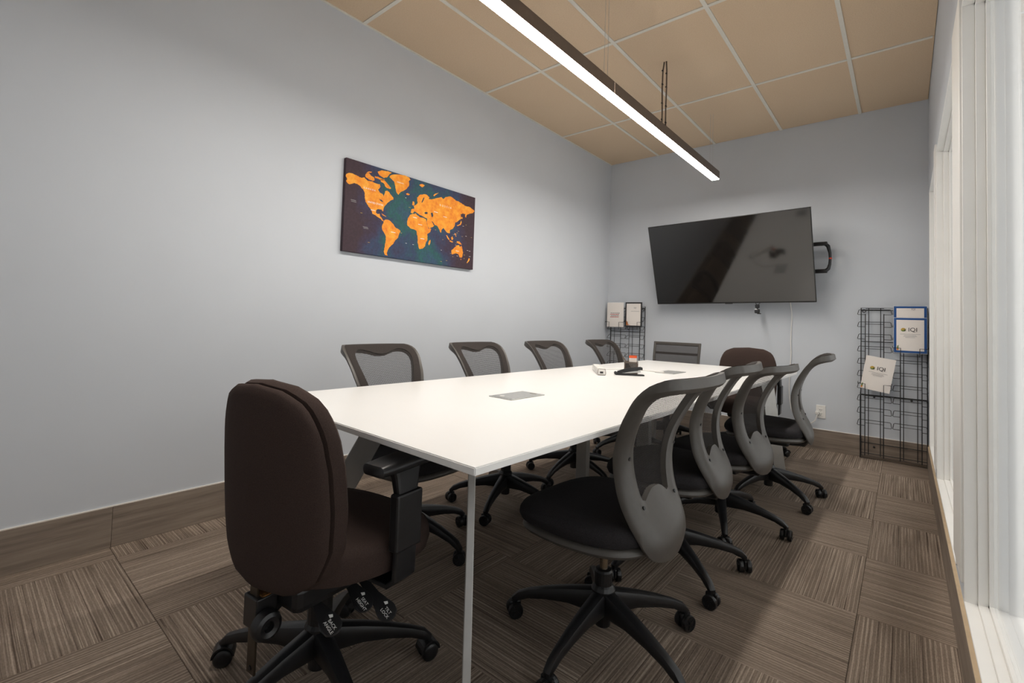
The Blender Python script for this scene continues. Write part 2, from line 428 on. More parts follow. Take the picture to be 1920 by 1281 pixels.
# ================================================================== CHAIR PARTS
def star_base(root, rot, rad=.31, brown=False):
    hubz = .135
    for k in range(5):
        a = rot+72*k
        bm = bmesh.new(); rings = []
        for r_, z, w_, h_ in ((.015, .135, .052, .085), (.05, .132, .050, .075), (.12, .127, .045, .055), (.20, .112, .038, .042), (.265, .094, .032, .034), (rad-.015, .080, .030, .032), (rad+.004, .066, .028, .026), (rad+.006, .052, .022, .018)):
            rr = rrect(w_, h_, min(w_, h_)*.35, 3)
            tilt = 0 if r_ < rad-.02 else (35 if r_ < rad else 75)
            rings.append([Vector((r_+math.sin(R(tilt))*y_, x_, z+math.cos(R(tilt))*y_)) for x_, y_ in rr])
        loft(bm, rings)
        o = obj('base_leg', bm, M['black_plastic'], root, True); o.rotation_euler = (0, 0, R(a))
        # caster
        bm = bmesh.new()
        lathe(bm, [(.010, .030), (.010, .062)], 10)
        n = 10; rings = []
        for y_ in (-.024, .024):
            ring = [Vector((.031*math.cos(math.pi*i/(n-1))*1.0, y_, .031+.031*math.sin(math.pi*i/(n-1)))) for i in range(n)]
            ring += [Vector((.026*math.cos(math.pi*(1-i/(n-1))), y_, .031+.026*math.sin(math.pi*(1-i/(n-1))))) for i in range(n)]
            rings.append(ring)
        if brown: loft(bm, rings)
        else:
            box(bm, (-.022, -.006, .02), (.022, .006, .056), .004)
        cs = obj('caster', bm, M['black_plastic'], root)
        cs.location = ((rad+.006)*math.cos(R(a)), (rad+.006)*math.sin(R(a)), 0); cs.rotation_euler = (0, 0, R(a+35+k*53))
        for sd in (-1, 1):
            cw = WHEEL_S.copy() if brown else WHEEL.copy()
            C.objects.link(cw); cw.parent = cs; cw.location = (0, sd*.016, .0272); cw.rotation_euler = (0, 0, 0 if sd > 0 else math.pi)
def wheel(spokes):
    bm = bmesh.new()
    lathe(bm, [(.022, -.009), (.0265, -.007), (.0272, -.002), (.0272, .004), (.0255, .009), (.0215, .0095), (.0205, .006), (.006, .006), (.006, .0095), (.0005, .0095)] if spokes else
          [(.022, -.009), (.0265, -.007), (.0272, 0), (.026, .006), (.021, .010), (.012, .0118), (.0005, .012)], 22, axis='y')
    if spokes:
        for k in range(5):
            a = 2*math.pi*k/5; d = Vector((math.cos(a), 0, math.sin(a))); s = Vector((-d.z, 0, d.x))
            loft(bm, [[d*r_+s*b*.0022+Vector((0, y_, 0)) for b, y_ in ((-1, .0055), (1, .0055), (1, .009), (-1, .009))] for r_ in (.004, .022)])
    o = obj('caster_wheel', bm, M['black_plastic'], None, not spokes); C.objects.unlink(o); return o
WHEEL, WHEEL_S = wheel(True), wheel(False)
def column(root, top, chrome=True):
    bm = bmesh.new(); lathe(bm, [(.024, .055), (.026, .058), (.026, .115), (.040, .125), (.040, .175), (.034, .185), (.030, .19), (.030, .232), (.026, .238), (.014, .24)], 20)
    obj('hub', bm, M['black_plastic'], root, False)
    bm = bmesh.new(); lathe(bm, [(.0135, .23), (.0135, top)], 16)
    obj('gas_cylinder', bm, M['chrome' if chrome else 'black_plastic'], root, True)

# ---- mesh back chair, facing local +Y
PROF = [(.355, .240), (.40, .236), (.45, .220), (.53, .182), (.61, .166), (.68, .170), (.745, .192), (.825, .238), (.875, .280), (.902, .318), (.912, .352)]   # z, distance behind the hub
def prof_pts():
    out = []
    for k in range(len(PROF)-1):
        (z0, b0), (z1, b1) = PROF[k], PROF[k+1]
        for j in range(4):
            t = j/4; p_1 = PROF[max(k-1, 0)]; p2 = PROF[min(k+2, len(PROF)-1)]
            def cr(a, b, c, d): return .5*((2*b)+(-a+c)*t+(2*a-5*b+4*c-d)*t*t+(-a+3*b-3*c+d)*t**3)
            out.append((cr(p_1[0], z0, z1, p2[0]), cr(p_1[1], b0, b1, p2[1])))
    return out+[PROF[-1]]
PP = prof_pts(); ARC = [0]
for a, b in zip(PP, PP[1:]): ARC.append(ARC[-1]+math.hypot(b[0]-a[0], b[1]-a[1]))
LEN = ARC[-1]
def back_pt(x, s, fwd=0):
    s = min(max(s, 0), LEN)
    for k in range(len(ARC)-1):
        if s <= ARC[k+1]+1e-9: break
    t = (s-ARC[k])/(ARC[k+1]-ARC[k]); z = PP[k][0]+(PP[k+1][0]-PP[k][0])*t; b = PP[k][1]+(PP[k+1][1]-PP[k][1])*t
    dz, db = PP[k+1][0]-PP[k][0], PP[k+1][1]-PP[k][1]; L = math.hypot(dz, db)
    nf = Vector((0, dz/L, db/L))            # forward normal
    return Vector((x, -b+.75*x*x, z))+nf*fwd
HWID = [(0, .0), (.006, .055), (.02, .098), (.045, .128), (.08, .148), (.14, .162), (.24, .174), (.36, .190), (.46, .207), (.54, .217), (.585, .215), (.62, .205), (.645, .185), (LEN-.006, .16), (LEN-.001, .13), (LEN, .0)]
def outer(n):
    right = [(interp(HWID, s), s) for s in [LEN*(.5-.5*math.cos(math.pi*k/(n//2))) for k in range(n//2+1)]]
    # resample the closed outline by angle about the opening's centre
    return right+[(-x, s) for x, s in reversed(right[1:-1])]
OPEN = [(0, .218), (.025, .216), (.05, .203), (.066, .190), (.080, .187), (.090, .20), (.100, .25), (.116, .32), (.140, .41), (.158, .48), (.165, .525), (.159, .557), (.138, .577), (.106, .580), (.066, .566), (.03, .552), (0, .548)]
def dense(pts, per=4):
    out = []
    for k in range(len(pts)-1):
        p0, p1, p2, p3 = pts[max(k-1, 0)], pts[k], pts[k+1], pts[min(k+2, len(pts)-1)]
        for j in range(per):
            t = j/per
            cr = lambda a, b, c, d: .5*((2*b)+(-a+c)*t+(2*a-5*b+4*c-d)*t*t+(-a+3*b-3*c+d)*t**3)
            out.append((max(0, cr(p0[0], p1[0], p2[0], p3[0])), cr(p0[1], p1[1], p2[1], p3[1])))
    return out+[pts[-1]]
def by_angle(poly, cs, N):
    ctr = (0, cs); out = []
    n = len(poly)
    for k in range(N):
        a = -math.pi/2+2*math.pi*k/N; d = (math.cos(a), math.sin(a)); best = None
        for i in range(n):
            p, q_ = poly[i], poly[(i+1) % n]
            ex, ey = q_[0]-p[0], q_[1]-p[1]; det = d[0]*(-ey)-d[1]*(-ex)
            if abs(det) < 1e-12: continue
            rx, ry = p[0]-ctr[0], p[1]-ctr[1]
            t = (rx*(-ey)-ry*(-ex))/det; u = (d[0]*ry-d[1]*rx)/det
            if -1e-6 <= u <= 1+1e-6 and t > 0 and (best is None or t > best): best = t
        out.append((ctr[0]+d[0]*best, ctr[1]+d[1]*best))
    return out
def back_frame_bm():
    N, K = 96, 7
    od = outer(160); oi = dense(OPEN, 4); oi = oi+[(-x, s) for x, s in reversed(oi[1:-1])]
    O = by_angle(od, .40, N); I = by_angle(oi, .40, N)
    bm = bmesh.new(); grids = []
    for layer in (0, 1):
        g = []
        for k in range(N):
            row = []
            for j in range(K+1):
                t = j/K; x = I[k][0]+(O[k][0]-I[k][0])*t; s = I[k][1]+(O[k][1]-I[k][1])*t
                if layer == 0: f = .014-.006*t           # front face
                else:
                    tp = min(1, max(0, (s-.53)/.09)); tp = tp*tp*(3-2*tp)
                    f = -.014-.004*math.sin(math.pi*t)+(.016*t**6)+.008*(1-t)**6-.022*tp*t
                row.append(bm.verts.new(back_pt(x, s, f)))
            g.append(row)
        grids.append(g)
    for k in range(N):
        n_ = (k+1) % N
        for j in range(K):
            for g in grids: bm.faces.new((g[k][j], g[n_][j], g[n_][j+1], g[k][j+1]))
        for j in (0, K): bm.faces.new((grids[0][k][j], grids[0][n_][j], grids[1][n_][j], grids[1][k][j]))
    return bm
def back_net_bm():
    N, K = 64, 8
    oi = dense(OPEN, 4); oi = oi+[(-x, s) for x, s in reversed(oi[1:-1])]; I = by_angle(oi, .40, N)
    bm = bmesh.new(); ctr = bm.verts.new(back_pt(0, .40, .012)); rings = []
    for j in range(1, K+1):
        t = j/K*1.06
        rings.append([bm.verts.new(back_pt(p[0]*t, .40+(p[1]-.40)*t, .012)) for p in I])
    for k in range(N): bm.faces.new((ctr, rings[0][k], rings[0][(k+1) % N]))
    for A, B in zip(rings, rings[1:]):
        for k in range(N): bm.faces.new((A[k], A[(k+1) % N], B[(k+1) % N], B[k]))
    return bm
def back_border_bm():
    N, K = 96, 3
    od = outer(160); oi = dense(OPEN, 4); oi = oi+[(-x, s) for x, s in reversed(oi[1:-1])]
    O = by_angle(od, .40, N); I = by_angle(oi, .40, N); bm = bmesh.new(); g = []
    for k in range(N):
        row = []; L = math.hypot(O[k][0]-I[k][0], O[k][1]-I[k][1]); tm = max(.25, 1-.017/L)
        for j in range(K+1):
            t = tm*j/K; row.append(bm.verts.new(back_pt(I[k][0]+(O[k][0]-I[k][0])*t, I[k][1]+(O[k][1]-I[k][1])*t, .0158-.006*t)))
        g.append(row)
    for k in range(N):
        for j in range(K): bm.faces.new((g[k][j], g[(k+1) % N][j], g[(k+1) % N][j+1], g[k][j+1]))
    return bm
def seat_bm(w_, d_, z0, th, e=3.2, drop=.6, yc=0, dish=.012):
    base = super_ell(w_/2, d_/2, e, 44); rings = []
    for sc, h in ((.86, 0), (.97, th*.12), (1.0, th*.4), (.99, th*.66), (.955, th*.86), (.88, th*.97), (.70, th), (.45, th), (.2, th)):
        ring = []
        for x, y in base:
            x_, y_ = x*sc, y*sc
            z = z0+h-drop*max(0, y_-d_*.12)**2 - dish*(1-min(1, (2*x_/w_)**2))*(h/th)*math.exp(-((y_+.03)/.16)**2)
            ring.append(Vector((x_*(1-.25*max(0, -y_/d_)), y_+yc, z)))
        rings.append(ring)
    bm = bmesh.new(); loft(bm, rings); return bm
def mesh_chair(label):
    t = thing('mesh_back_chair', label, 'chair')
    obj('back_frame', back_frame_bm(), M['grey_plastic'], t, True)
    obj('back_mesh', back_net_bm(), M['net'], t, True)
    obj('mesh_border', back_border_bm(), M['black_mesh'], t, True)
    for x, s in ((-.106, .172), (.106, .172), (-.150, .33), (.150, .33), (-.165, .590), (.165, .590)):
        bm = bmesh.new(); p = back_pt(x, s, -.0155); d = (back_pt(x, s, -.05)-p).normalized()
        tube(bm, [p, p+d*.004], .0055, 10)
        obj('screw', bm, M['black_plastic'], t)
    obj('seat', seat_bm(.50, .47, .408, .062, yc=.02), M['black_fabric'], t, True)
    obj('seat_pan', seat_bm(.485, .455, .378, .036, yc=.015, dish=0), M['grey_plastic'], t, True)
    bm = bmesh.new(); box(bm, (-.09, -.12, .335), (.09, .12, .385), .012); obj('tilt_mechanism', bm, M['black_plastic'], t)
    bm = bmesh.new(); tube(bm, [(0, -.10, .355), (0, -.19, .36), (0, -.222, .40)], [.026, .026, .022], 10); obj('back_bracket', bm, M['black_plastic'], t)
    column(t, .34)
    return t

def place(o, x, y, rz): o.location = (x, y, 0); o.rotation_euler = (0, 0, R(rz))
RSIDE = [(1.94, -3.58, 87, 198, 'mesh-back chair on the window side of the table, first from the silver leg'),
         (1.915, -2.93, 92, -40, 'mesh-back chair on the window side of the table, second from the silver leg'),
         (1.945, -2.29, 82, -70, 'mesh-back chair set slightly lower on the window side, third from the silver leg'),
         (2.045, -1.60, 95, -40, 'mesh-back chair pushed out side-on in front of the wall outlet')]
LSIDE = [(.92, -3.61, -90, 8, 'mesh-back chair on the map-wall side, first from the silver-legged table end'),
         (.93, -2.91, -90, 220, 'mesh-back chair on the map-wall side, second from the silver-legged table end'),
         (.95, -2.20, -90, 200, 'mesh-back chair on the map-wall side, third from the silver-legged table end'),
         (.95, -1.36, -90, 30, 'mesh-back chair in front of the corner brochure rack')]
proto = mesh_chair(RSIDE[0][4])
body = list(proto.children)
for i, (x, y, rz, br, lab) in enumerate(RSIDE+LSIDE):
    if i == 0: c = proto
    else:
        c = proto.copy(); C.objects.link(c)
        for ch in body: 
            d = ch.copy(); C.objects.link(d); d.parent = c
    if i == 2:                                  # this one's gas lift is lowered
        for ch in c.children:
            if not ch.name.startswith('hub'): ch.location.z -= .035
    c['label'] = lab; c['group'] = 'mesh-back chairs around the table'
    star_base(c, br-rz)
    place(c, x, y, rz)

# ---- brown fabric task chair, facing local +Y
def pad_bm(hw_tab, z0, z1, yb, th, bulge, n=48, lat=.9, inset=0, lean=.05):
    """upholstered back: outline from half-width table over z, lofted front to back"""
    zs_ = [z0+(z1-z0)*(.5-.5*math.cos(math.pi*k/(n//2))) for k in range(n//2+1)]
    right = [(interp(hw_tab, (z-z0)/(z1-z0)), z) for z in zs_]
    ol = right+[(-x, z) for x, z in reversed(right[1:-1])]
    zc = (z0+z1)/2; rings = []
    def P(x, z, y): return Vector((x, yb+y+lat*x*x-lean*(z-zc), z))
    for sc, dy in ((.0, -th*.15-bulge), (.35, -th*.14-bulge), (.7, -th*.08-bulge), (.9, 0-bulge*.6), (.975, th*.15), (1, th*.4), (1, th*.65), (.96, th*.88), (.86, th*1.0), (.6, th*1.04), (.3, th*1.05), (0.001, th*1.05)):
        rings.append([P(x*max(sc, .001), zc+(z-zc)*max(sc, .001), dy) for x, z in ol])
    bm = bmesh.new(); loft(bm, rings); return bm
BW = [(0, 0), (.012, .10), (.05, .155), (.12, .195), (.25, .218), (.42, .226), (.6, .226), (.76, .218), (.87, .200), (.94, .172), (.985, .115), (1, 0)]
BW2 = [(p, v*1.03) for p, v in BW]
BWN = [(0, 0), (.012, .10), (.05, .155), (.12, .195), (.25, .222), (.42, .228), (.6, .224), (.76, .210), (.87, .186), (.94, .153), (.985, .093), (1, 0)]
def brown_chair(label, detail=True, arms=True):
    o1 = BWN if detail else BW; o2 = [(p, v*1.03) for p, v in o1]
    t = thing('upholstered_task_chair', label, 'chair')
    obj('back_shell', pad_bm(o1, .362, .882, -.222, .036, .0, lean=.06), M['brown_fabric'], t, True)
    obj('back_cushion', pad_bm(o2, .357, .89, -.196, .058, -.012, lean=.06), M['brown_fabric'], t, True)
    obj('seat', seat_bm(.52, .48, .375, .105, e=2.6, drop=.9, yc=.048, dish=.02), M['brown_fabric'], t, True)
    bm = bmesh.new(); box(bm, (-.11, -.15, .30), (.11, .12, .375), .02); obj('tilt_mechanism', bm, M['black_plastic'], t)
    bm = bmesh.new(); lathe(bm, [(.034, .165), (.034, .30)], 18); obj('column_sleeve', bm, M['black_plastic'], t)
    column(t, .30, False)
    if arms:
        for s in (-1, 1):
            bm = bmesh.new()
            rings = []
            for y_, z_, w_, h_ in ((-.12, .672, .062, .018), (-.115, .674, .078, .028), (-.06, .676, .085, .032), (.05, .680, .088, .032), (.10, .678, .082, .028), (.118, .676, .066, .016)):
                rings.append([Vector((s*.262+x, y_+.06, z_+z)) for x, z in rrect(w_, h_, h_*.45, 4)])
            loft(bm, rings); ar = obj('armrest_pad', bm, M['black_plastic'], t, True)
            bm = bmesh.new()
            path = [(s*.16, 0, .352, .075, .014), (s*.25, 0, .352, .075, .014), (s*.276, 0, .375, .075, .016), (s*.278, 0, .45, .072, .018), (s*.275, 0, .58, .066, .024), (s*.270, 0, .640, .085, .03), (s*.265, 0, .664, .10, .04)]
            rings = []
            path = [(a0, .05, c0, d0, e0) for a0, b0, c0, d0, e0 in path]
            for i, (x, y_, z_, wd, tk) in enumerate(path):
                a = Vector(path[min(i+1, len(path)-1)][:3])-Vector(path[max(i-1, 0)][:3]); a.normalize(); nn = Vector((a.z, 0, -a.x))
                rings.append([Vector((x, y_, z_))+nn*u+Vector((0, v, 0)) for u, v in rrect(tk, wd, tk*.3, 3)])
            loft(bm, rings); post = obj('armrest_post', bm, M['black_plastic'], t)
            bxo('height_sleeve', (s*.278-.016, .004, .45), (s*.278+.016, .096, .60), M['black_plastic'], post, .006)
    if detail:
        bm = bmesh.new(); box(bm, (-.018, -.198, .150), (.018, -.192, .385), .002); bar = obj('back_bar', bm, M['steel_strip'], t)
        bm = bmesh.new(); lathe(bm, [(.006, -.2005), (.006, -.197)], 10, (0, 0, .166), 'y'); obj('rivet', bm, M['wire'], bar)
        bm = bmesh.new(); box(bm, (-.031, -.206, .265), (.031, -.150, .345), .004); br = obj('height_bracket', bm, M['black_plastic'], t)
        bxo('worn_patch', (-.006, -.190, .343), (.028, -.156, .348), M['rust'], br)
        bm = bmesh.new(); loft(bm, [[Vector((x+0, y_, z_+z)) for x, z in rrect(.05, .05, .01, 3)] for y_, z_ in ((-.16, .30), (-.10, .335))]); obj('bracket_arm', bm, M['black_plastic'], t)
        bm = bmesh.new(); lathe(bm, [(.012, .030), (.028, .030), (.036, .036), (.037, .050), (.033, .060), (.024, .064), (.013, .060), (.012, .045)], 24, (0, -.188, .283), 'x')
        obj('tension_knob', bm, M['black_plastic'], t, True)
        for ctr, ln, ws in (((.150, -.078, .268), .10, 'BACK\nANGLE'), ((.150, .025, .277), .10, 'SEAT\nHEIGHT'), ((.205, .060, .255), .15, 'TILT\nLOCK')):
            bm = bmesh.new()
            pts = [(-ln, .010), (-.05, .011), (-.03, .016), (-.016, .023), (.002, .027), (.020, .023), (.029, .011), (.031, 0)]
            pts = pts+[(a, -b) for a, b in reversed(pts[:-1])]
            poly_plate(bm, pts, -.004, .004); bmesh.ops.bevel(bm, geom=bm.edges[:], offset=.002, segments=1, affect='EDGES')
            lv = obj('lever', bm, M['black_plastic'], t)
            nz = Vector((.50, -.30, .80)).normalized(); dx = Vector((.75, .05, -.45)); dx = (dx-nz*dx.dot(nz)).normalized(); dy = nz.cross(dx)
            lm = Matrix((dx, dy, nz)).transposed().to_4x4(); lm.translation = Vector(ctr); lv.matrix_local = lm
            text('lever_print', ws, .0115, M['white_print'], lv, Matrix.Translation((.006, -.004, .0043)))
            bm = bmesh.new()
            poly_plate(bm, [(-.004, -.002), (0, .004), (.004, .002), (.002, -.003)], .004, .0046)
            ic = obj('lever_icon', bm, M['white_print'], lv); ic.location = (-.014, .010, 0); ic.scale = (1.5, 1.5, 1)
    return t
b1 = brown_chair('dark brown fabric task chair with labelled paddle levers at the silver-legged table end', True)
star_base(b1, 207-7, .315, True); place(b1, 1.425, -4.31, 7)
b2 = brown_chair('dark brown fabric task chair below the television at the far table end', False)
star_base(b2, 20-180, .315, True); place(b2, 1.66, -.63, 183)

# ---- sling mesh chair at the far end
sc_ = thing('sling_mesh_chair', 'flat square-backed mesh chair under the left end of the television', 'chair')
for s in (-1, 1):
    bm = bmesh.new(); tube(bm, [(s*.215, -.19, .44), (s*.213, -.225, .50), (s*.212, -.235, .60), (s*.214, -.25, .75), (s*.216, -.285, .892)], .013, 8); obj('side_rail', bm, M['grey_plastic'], sc_, True)
bm = bmesh.new(); loft(bm, [[Vector((x, -.285+y_, .885+z)) for y_, z in rrect(.02, .032, .008, 3)] for x in (-.226, .226)]); obj('top_rail', bm, M['grey_plastic'], sc_)
bm = bmesh.new(); loft(bm, [[Vector((x, -.272+y_, .79+z)) for y_, z in rrect(.012, .022, .004, 3)] for x in (-.21, .21)]); obj('cross_bar', bm, M['black_plastic'], sc_)
bm = bmesh.new(); rows = [(-.19, .45), (-.222, .50), (-.232, .60), (-.247, .75), (-.280, .885)]
g = [[bm.verts.new((x, y_, z)) for x in (-.205, 0, .205)] for y_, z in rows]
for A, B in zip(g, g[1:]):
    for k in range(2): bm.faces.new((A[k], A[k+1], B[k+1], B[k]))
obj('back_mesh', bm, M['net_flat'], sc_)
obj('seat', seat_bm(.46, .46, .425, .03, drop=.4, yc=.02, dish=.01), M['black_fabric'], sc_, True)
bm = bmesh.new(); box(bm, (-.1, -.12, .36), (.1, .12, .425), .01); obj('tilt_mechanism', bm, M['black_plastic'], sc_)
column(sc_, .37); star_base(sc_, 50); place(sc_, 1.02, -.72, 184)

# ================================================================== PENDANT LIGHT
lx = lambda y: 1.374+(y+4.0)*.0045
pl = thing('linear_pendant_light', 'long suspended linear LED light with dark metal housing above the table', 'light', (1.38, -2.6, 2.41))
rot = -math.atan(.0045)
pl.rotation_euler = (0, 0, rot)
for k, (y0, y1) in enumerate(((-2.0, -.002), (.002, 2.0))):
    bm = bmesh.new()
    box(bm, (-.034, y0, .004), (-.030, y1, .072)); box(bm, (.030, y0, .004), (.034, y1, .072)); box(bm, (-.034, y0, .070), (.034, y1, .074))
    obj('housing', bm, M['lamp_body'], pl)
    bxo('diffuser', (-.0305, y0+.004, 0), (.0305, y1-.004, .010), M['led'], pl)
for y, e in ((-2.0, -1), (2.0, 1)): bxo('end_cap', (-.034, min(y, y+e*.003), .003), (.034, max(y, y+e*.003), .074), M['lamp_body'], pl)
for y in (-.05, 1.87):
    for dx in (-.012, .012):
        bm = bmesh.new(); tube(bm, [(dx, y, .073), (dx*.9, y, H-2.41+.004)], .0011, 6); obj('suspension_wire', bm, M['silver'], pl)
    bm = bmesh.new(); lathe(bm, [(.006, .073), (.006, .09)], 10, (0, y, 0)); obj('wire_grip', bm, M['silver'], pl)
bm = bmesh.new(); tube(bm, [(-.014, .80, .072), (-.013, .80, .20), (-.016, .80, .38), (-.015, .805, .50), (-.006, .805, H-2.41+.004)], .0055, 8); obj('feed_cord', bm, M['lamp_body'], pl)
bm = bmesh.new(); tube(bm, [(.014, .80, .072), (.013, .80, .22), (.016, .80, .36), (.014, .805, .50), (.010, .805, H-2.41+.004)], .0055, 8); obj('feed_cord', bm, M['lamp_body'], pl)
bm = bmesh.new()
for z in (.14, .26, .40, .50): box(bm, (-.019, .792, z), (-.010, .808, z+.008)); box(bm, (.010, .792, z-.03), (.019, .808, z-.022))
obj('cable_ties', bm, M['black_plastic'], pl)

# ================================================================== TELEVISION
tv = thing('television', 'large black flat television tilted down on the end wall', 'television', (1.398, -.311, 1.692))
pan, tilt, roll = .022, .312, .013
n_ = Vector((-math.sin(pan)*math.cos(tilt), -math.cos(pan)*math.cos(tilt), -math.sin(tilt))); rx = Vector((math.cos(pan), -math.sin(pan), 0)); up = rx.cross(-n_)
rx2 = rx*math.cos(roll)+up*math.sin(roll); up2 = -rx*math.sin(roll)+up*math.cos(roll)
mm = Matrix((rx2, up2, n_)).transposed().to_4x4(); mm.translation = Vector((1.398, -.311, 1.692)); tv.matrix_world = mm
W2, H2 = .725, .415
bxo('bezel', (-W2, -H2, -.022), (W2, H2, -.001), M['tv_body'], tv, .003)
bxo('screen', (-W2+.006, -H2+.014, -.004), (W2-.006, H2-.006, .0006), M['screen'], tv)
bxo('rear_housing', (-.45, -.32, -.055), (.45, .18, -.02), M['tv_body'], tv, .01)
bxo('logo_tab', (-.035, -H2-.005, -.008), (.035, -H2+.003, .001), M['tv_body'], tv, .001)
# wall mount
mt_ = thing('tv_wall_mount', 'black wall mount bracket protruding beside the television', 'wall mount', (1.9, 0, 1.70))
bxo('wall_plate', (-.75, -.028, -.12), (-.15, 0, .12), M['black_plastic'], mt_, .004)
bm = bmesh.new(); tube(bm, [(-.45, -.02, 0), (-.45, -.20, .0)], .03, 12); obj('arm', bm, M['black_plastic'], mt_)
for z0, z1 in ((.118, .150), (-.128, -.094)):
    bm = bmesh.new(); box(bm, (-.2, -.105, z0), (.295, -.065, z1), .006); rl = obj('rail', bm, M['black_plastic'], mt_)
    bxo('rail_groove', (-.1, -.1065, (z0+z1)/2-.004), (.25, -.10, (z0+z1)/2+.004), M['tv_body'], rl)
bm = bmesh.new(); tube(bm, [(.275, -.085, .135), (.300, -.085, .11), (.313, -.085, .05), (.316, -.085, 0), (.313, -.085, -.05), (.303, -.085, -.09), (.278, -.085, -.112)], [.017, .016, .012, .011, .012, .015, .017], 10)
st = obj('end_strap', bm, M['black_plastic'], mt_, True)
bm = bmesh.new(); tube(bm, [(.3165, -.085, -.006), (.3165, -.085, .006)], .0128, 10); obj('red_sticker', bm, M['red_plastic'], st)
# webcam dangling below
wc = thing('webcam', 'tiny black webcam hanging below the television edge', 'webcam', (1.655, -.140, 1.30))
bm = bmesh.new(); tube(bm, [(-.035, 0, .045), (-.02, -.01, .005), (-.005, -.01, -.02)], .0025, 6); obj('cord', bm, M['wire'], wc)
bm = bmesh.new(); tube(bm, [(.035, 0, .045), (.02, -.01, .005), (.0, -.01, -.02)], .0025, 6); obj('cord', bm, M['wire'], wc)
bm = bmesh.new(); box(bm, (-.02, -.03, -.045), (.014, .005, -.012), .006); obj('clip', bm, M['wire'], wc)
bm = bmesh.new(); box(bm, (-.024, -.035, -.095), (.018, .005, -.055), .008); box(bm, (-.008, -.02, -.06), (.004, -.005, -.04)); box(bm, (.0, -.03, -.102), (.03, -.01, -.094)); obj('camera_body', bm, M['wire'], wc)
bxo('label_spot', (-.02, -.037, -.062), (.0, -.03, -.055), M['sheet'], wc)
# white power cord and outlet
bm = bmesh.new()
pts = [(1.905, -.10, 1.38), (1.905, -.03, 1.30), (1.914, -.012, 1.20), (1.910, -.010, 1.08), (1.906, -.010, .95), (1.910, -.010, .85), (1.904, -.010, .70), (1.900, -.012, .60), (1.898, -.012, .50), (1.905, -.014, .40), (1.925, -.018, .31), (1.98, -.02, .24), (2.05, -.02, .22), (2.10, -.025, .25), (2.118, -.03, .30), (2.120, -.025, .325)]
def smooth_pts(p, per=5):
    out = []
    for k in range(len(p)-1):
        a, b, c, d = p[max(k-1, 0)], p[k], p[k+1], p[min(k+2, len(p)-1)]
        for j in range(per):
            t = j/per; out.append(tuple(.5*((2*b[i])+(-a[i]+c[i])*t+(2*a[i]-5*b[i]+4*c[i]-d[i])*t*t+(-a[i]+3*b[i]-3*c[i]+d[i])*t**3) for i in range(3)))
    return out+[p[-1]]
tube(bm, smooth_pts(pts), .0045, 8)
tag(obj('power_cord', bm, M['white_plastic'], smooth=True), 'white power cord hanging down the wall from the television', 'cord')
ol_ = thing('wall_outlet', 'white wall outlet with a plug beside the chair turned side-on', 'outlet', (2.145, 0, .335))
bxo('cover_plate', (-.036, -.007, -.058), (.036, 0, .058), M['white_plastic'], ol_, .003)
fc = bxo('socket_face', (-.017, -.010, -.034), (.017, -.006, .034), M['white_plastic'], ol_, .002)
for z in (-.017, .017):
    for x in (-.006, .006): bxo('slot', (x-.0015, -.0106, z-.004), (x+.0015, -.0098, z+.005), M['black_print'], fc)
    bm = bmesh.new(); lathe(bm, [(.0025, -.0106), (.0025, -.0098)], 8, (0, 0, z-.010), 'y'); obj('ground_hole', bm, M['black_print'], fc)
bm = bmesh.new(); box(bm, (-.04, -.034, -.022), (-.012, -.008, .004), .004); obj('plug', bm, M['white_plastic'], ol_)

# ================================================================== MAP
HT = [[0]*3]*3
def homography(src, dst):
    A = []
    for (x, y), (u, v) in zip(src, dst):
        A.append([x, y, 1, 0, 0, 0, -u*x, -u*y, u]); A.append([0, 0, 0, x, y, 1, -v*x, -v*y, v])
    n = 8
    for i in range(n):
        pv = max(range(i, n), key=lambda r_: abs(A[r_][i])); A[i], A[pv] = A[pv], A[i]
        for r_ in range(n):
            if r_ != i:
                f = A[r_][i]/A[i][i]; A[r_] = [a-f*b for a, b in zip(A[r_], A[i])]
    h = [A[i][8]/A[i][i] for i in range(8)]+[1]
    return lambda x, y: ((h[0]*x+h[1]*y+h[2])/(h[6]*x+h[7]*y+1), (h[3]*x+h[4]*y+h[5])/(h[6]*x+h[7]*y+1))
MW, MH = 1.155, .59
mp_ = thing('world_map_canvas', 'canvas print of an orange world map on dark ocean', 'wall map', (.002, -2.912, 1.762))
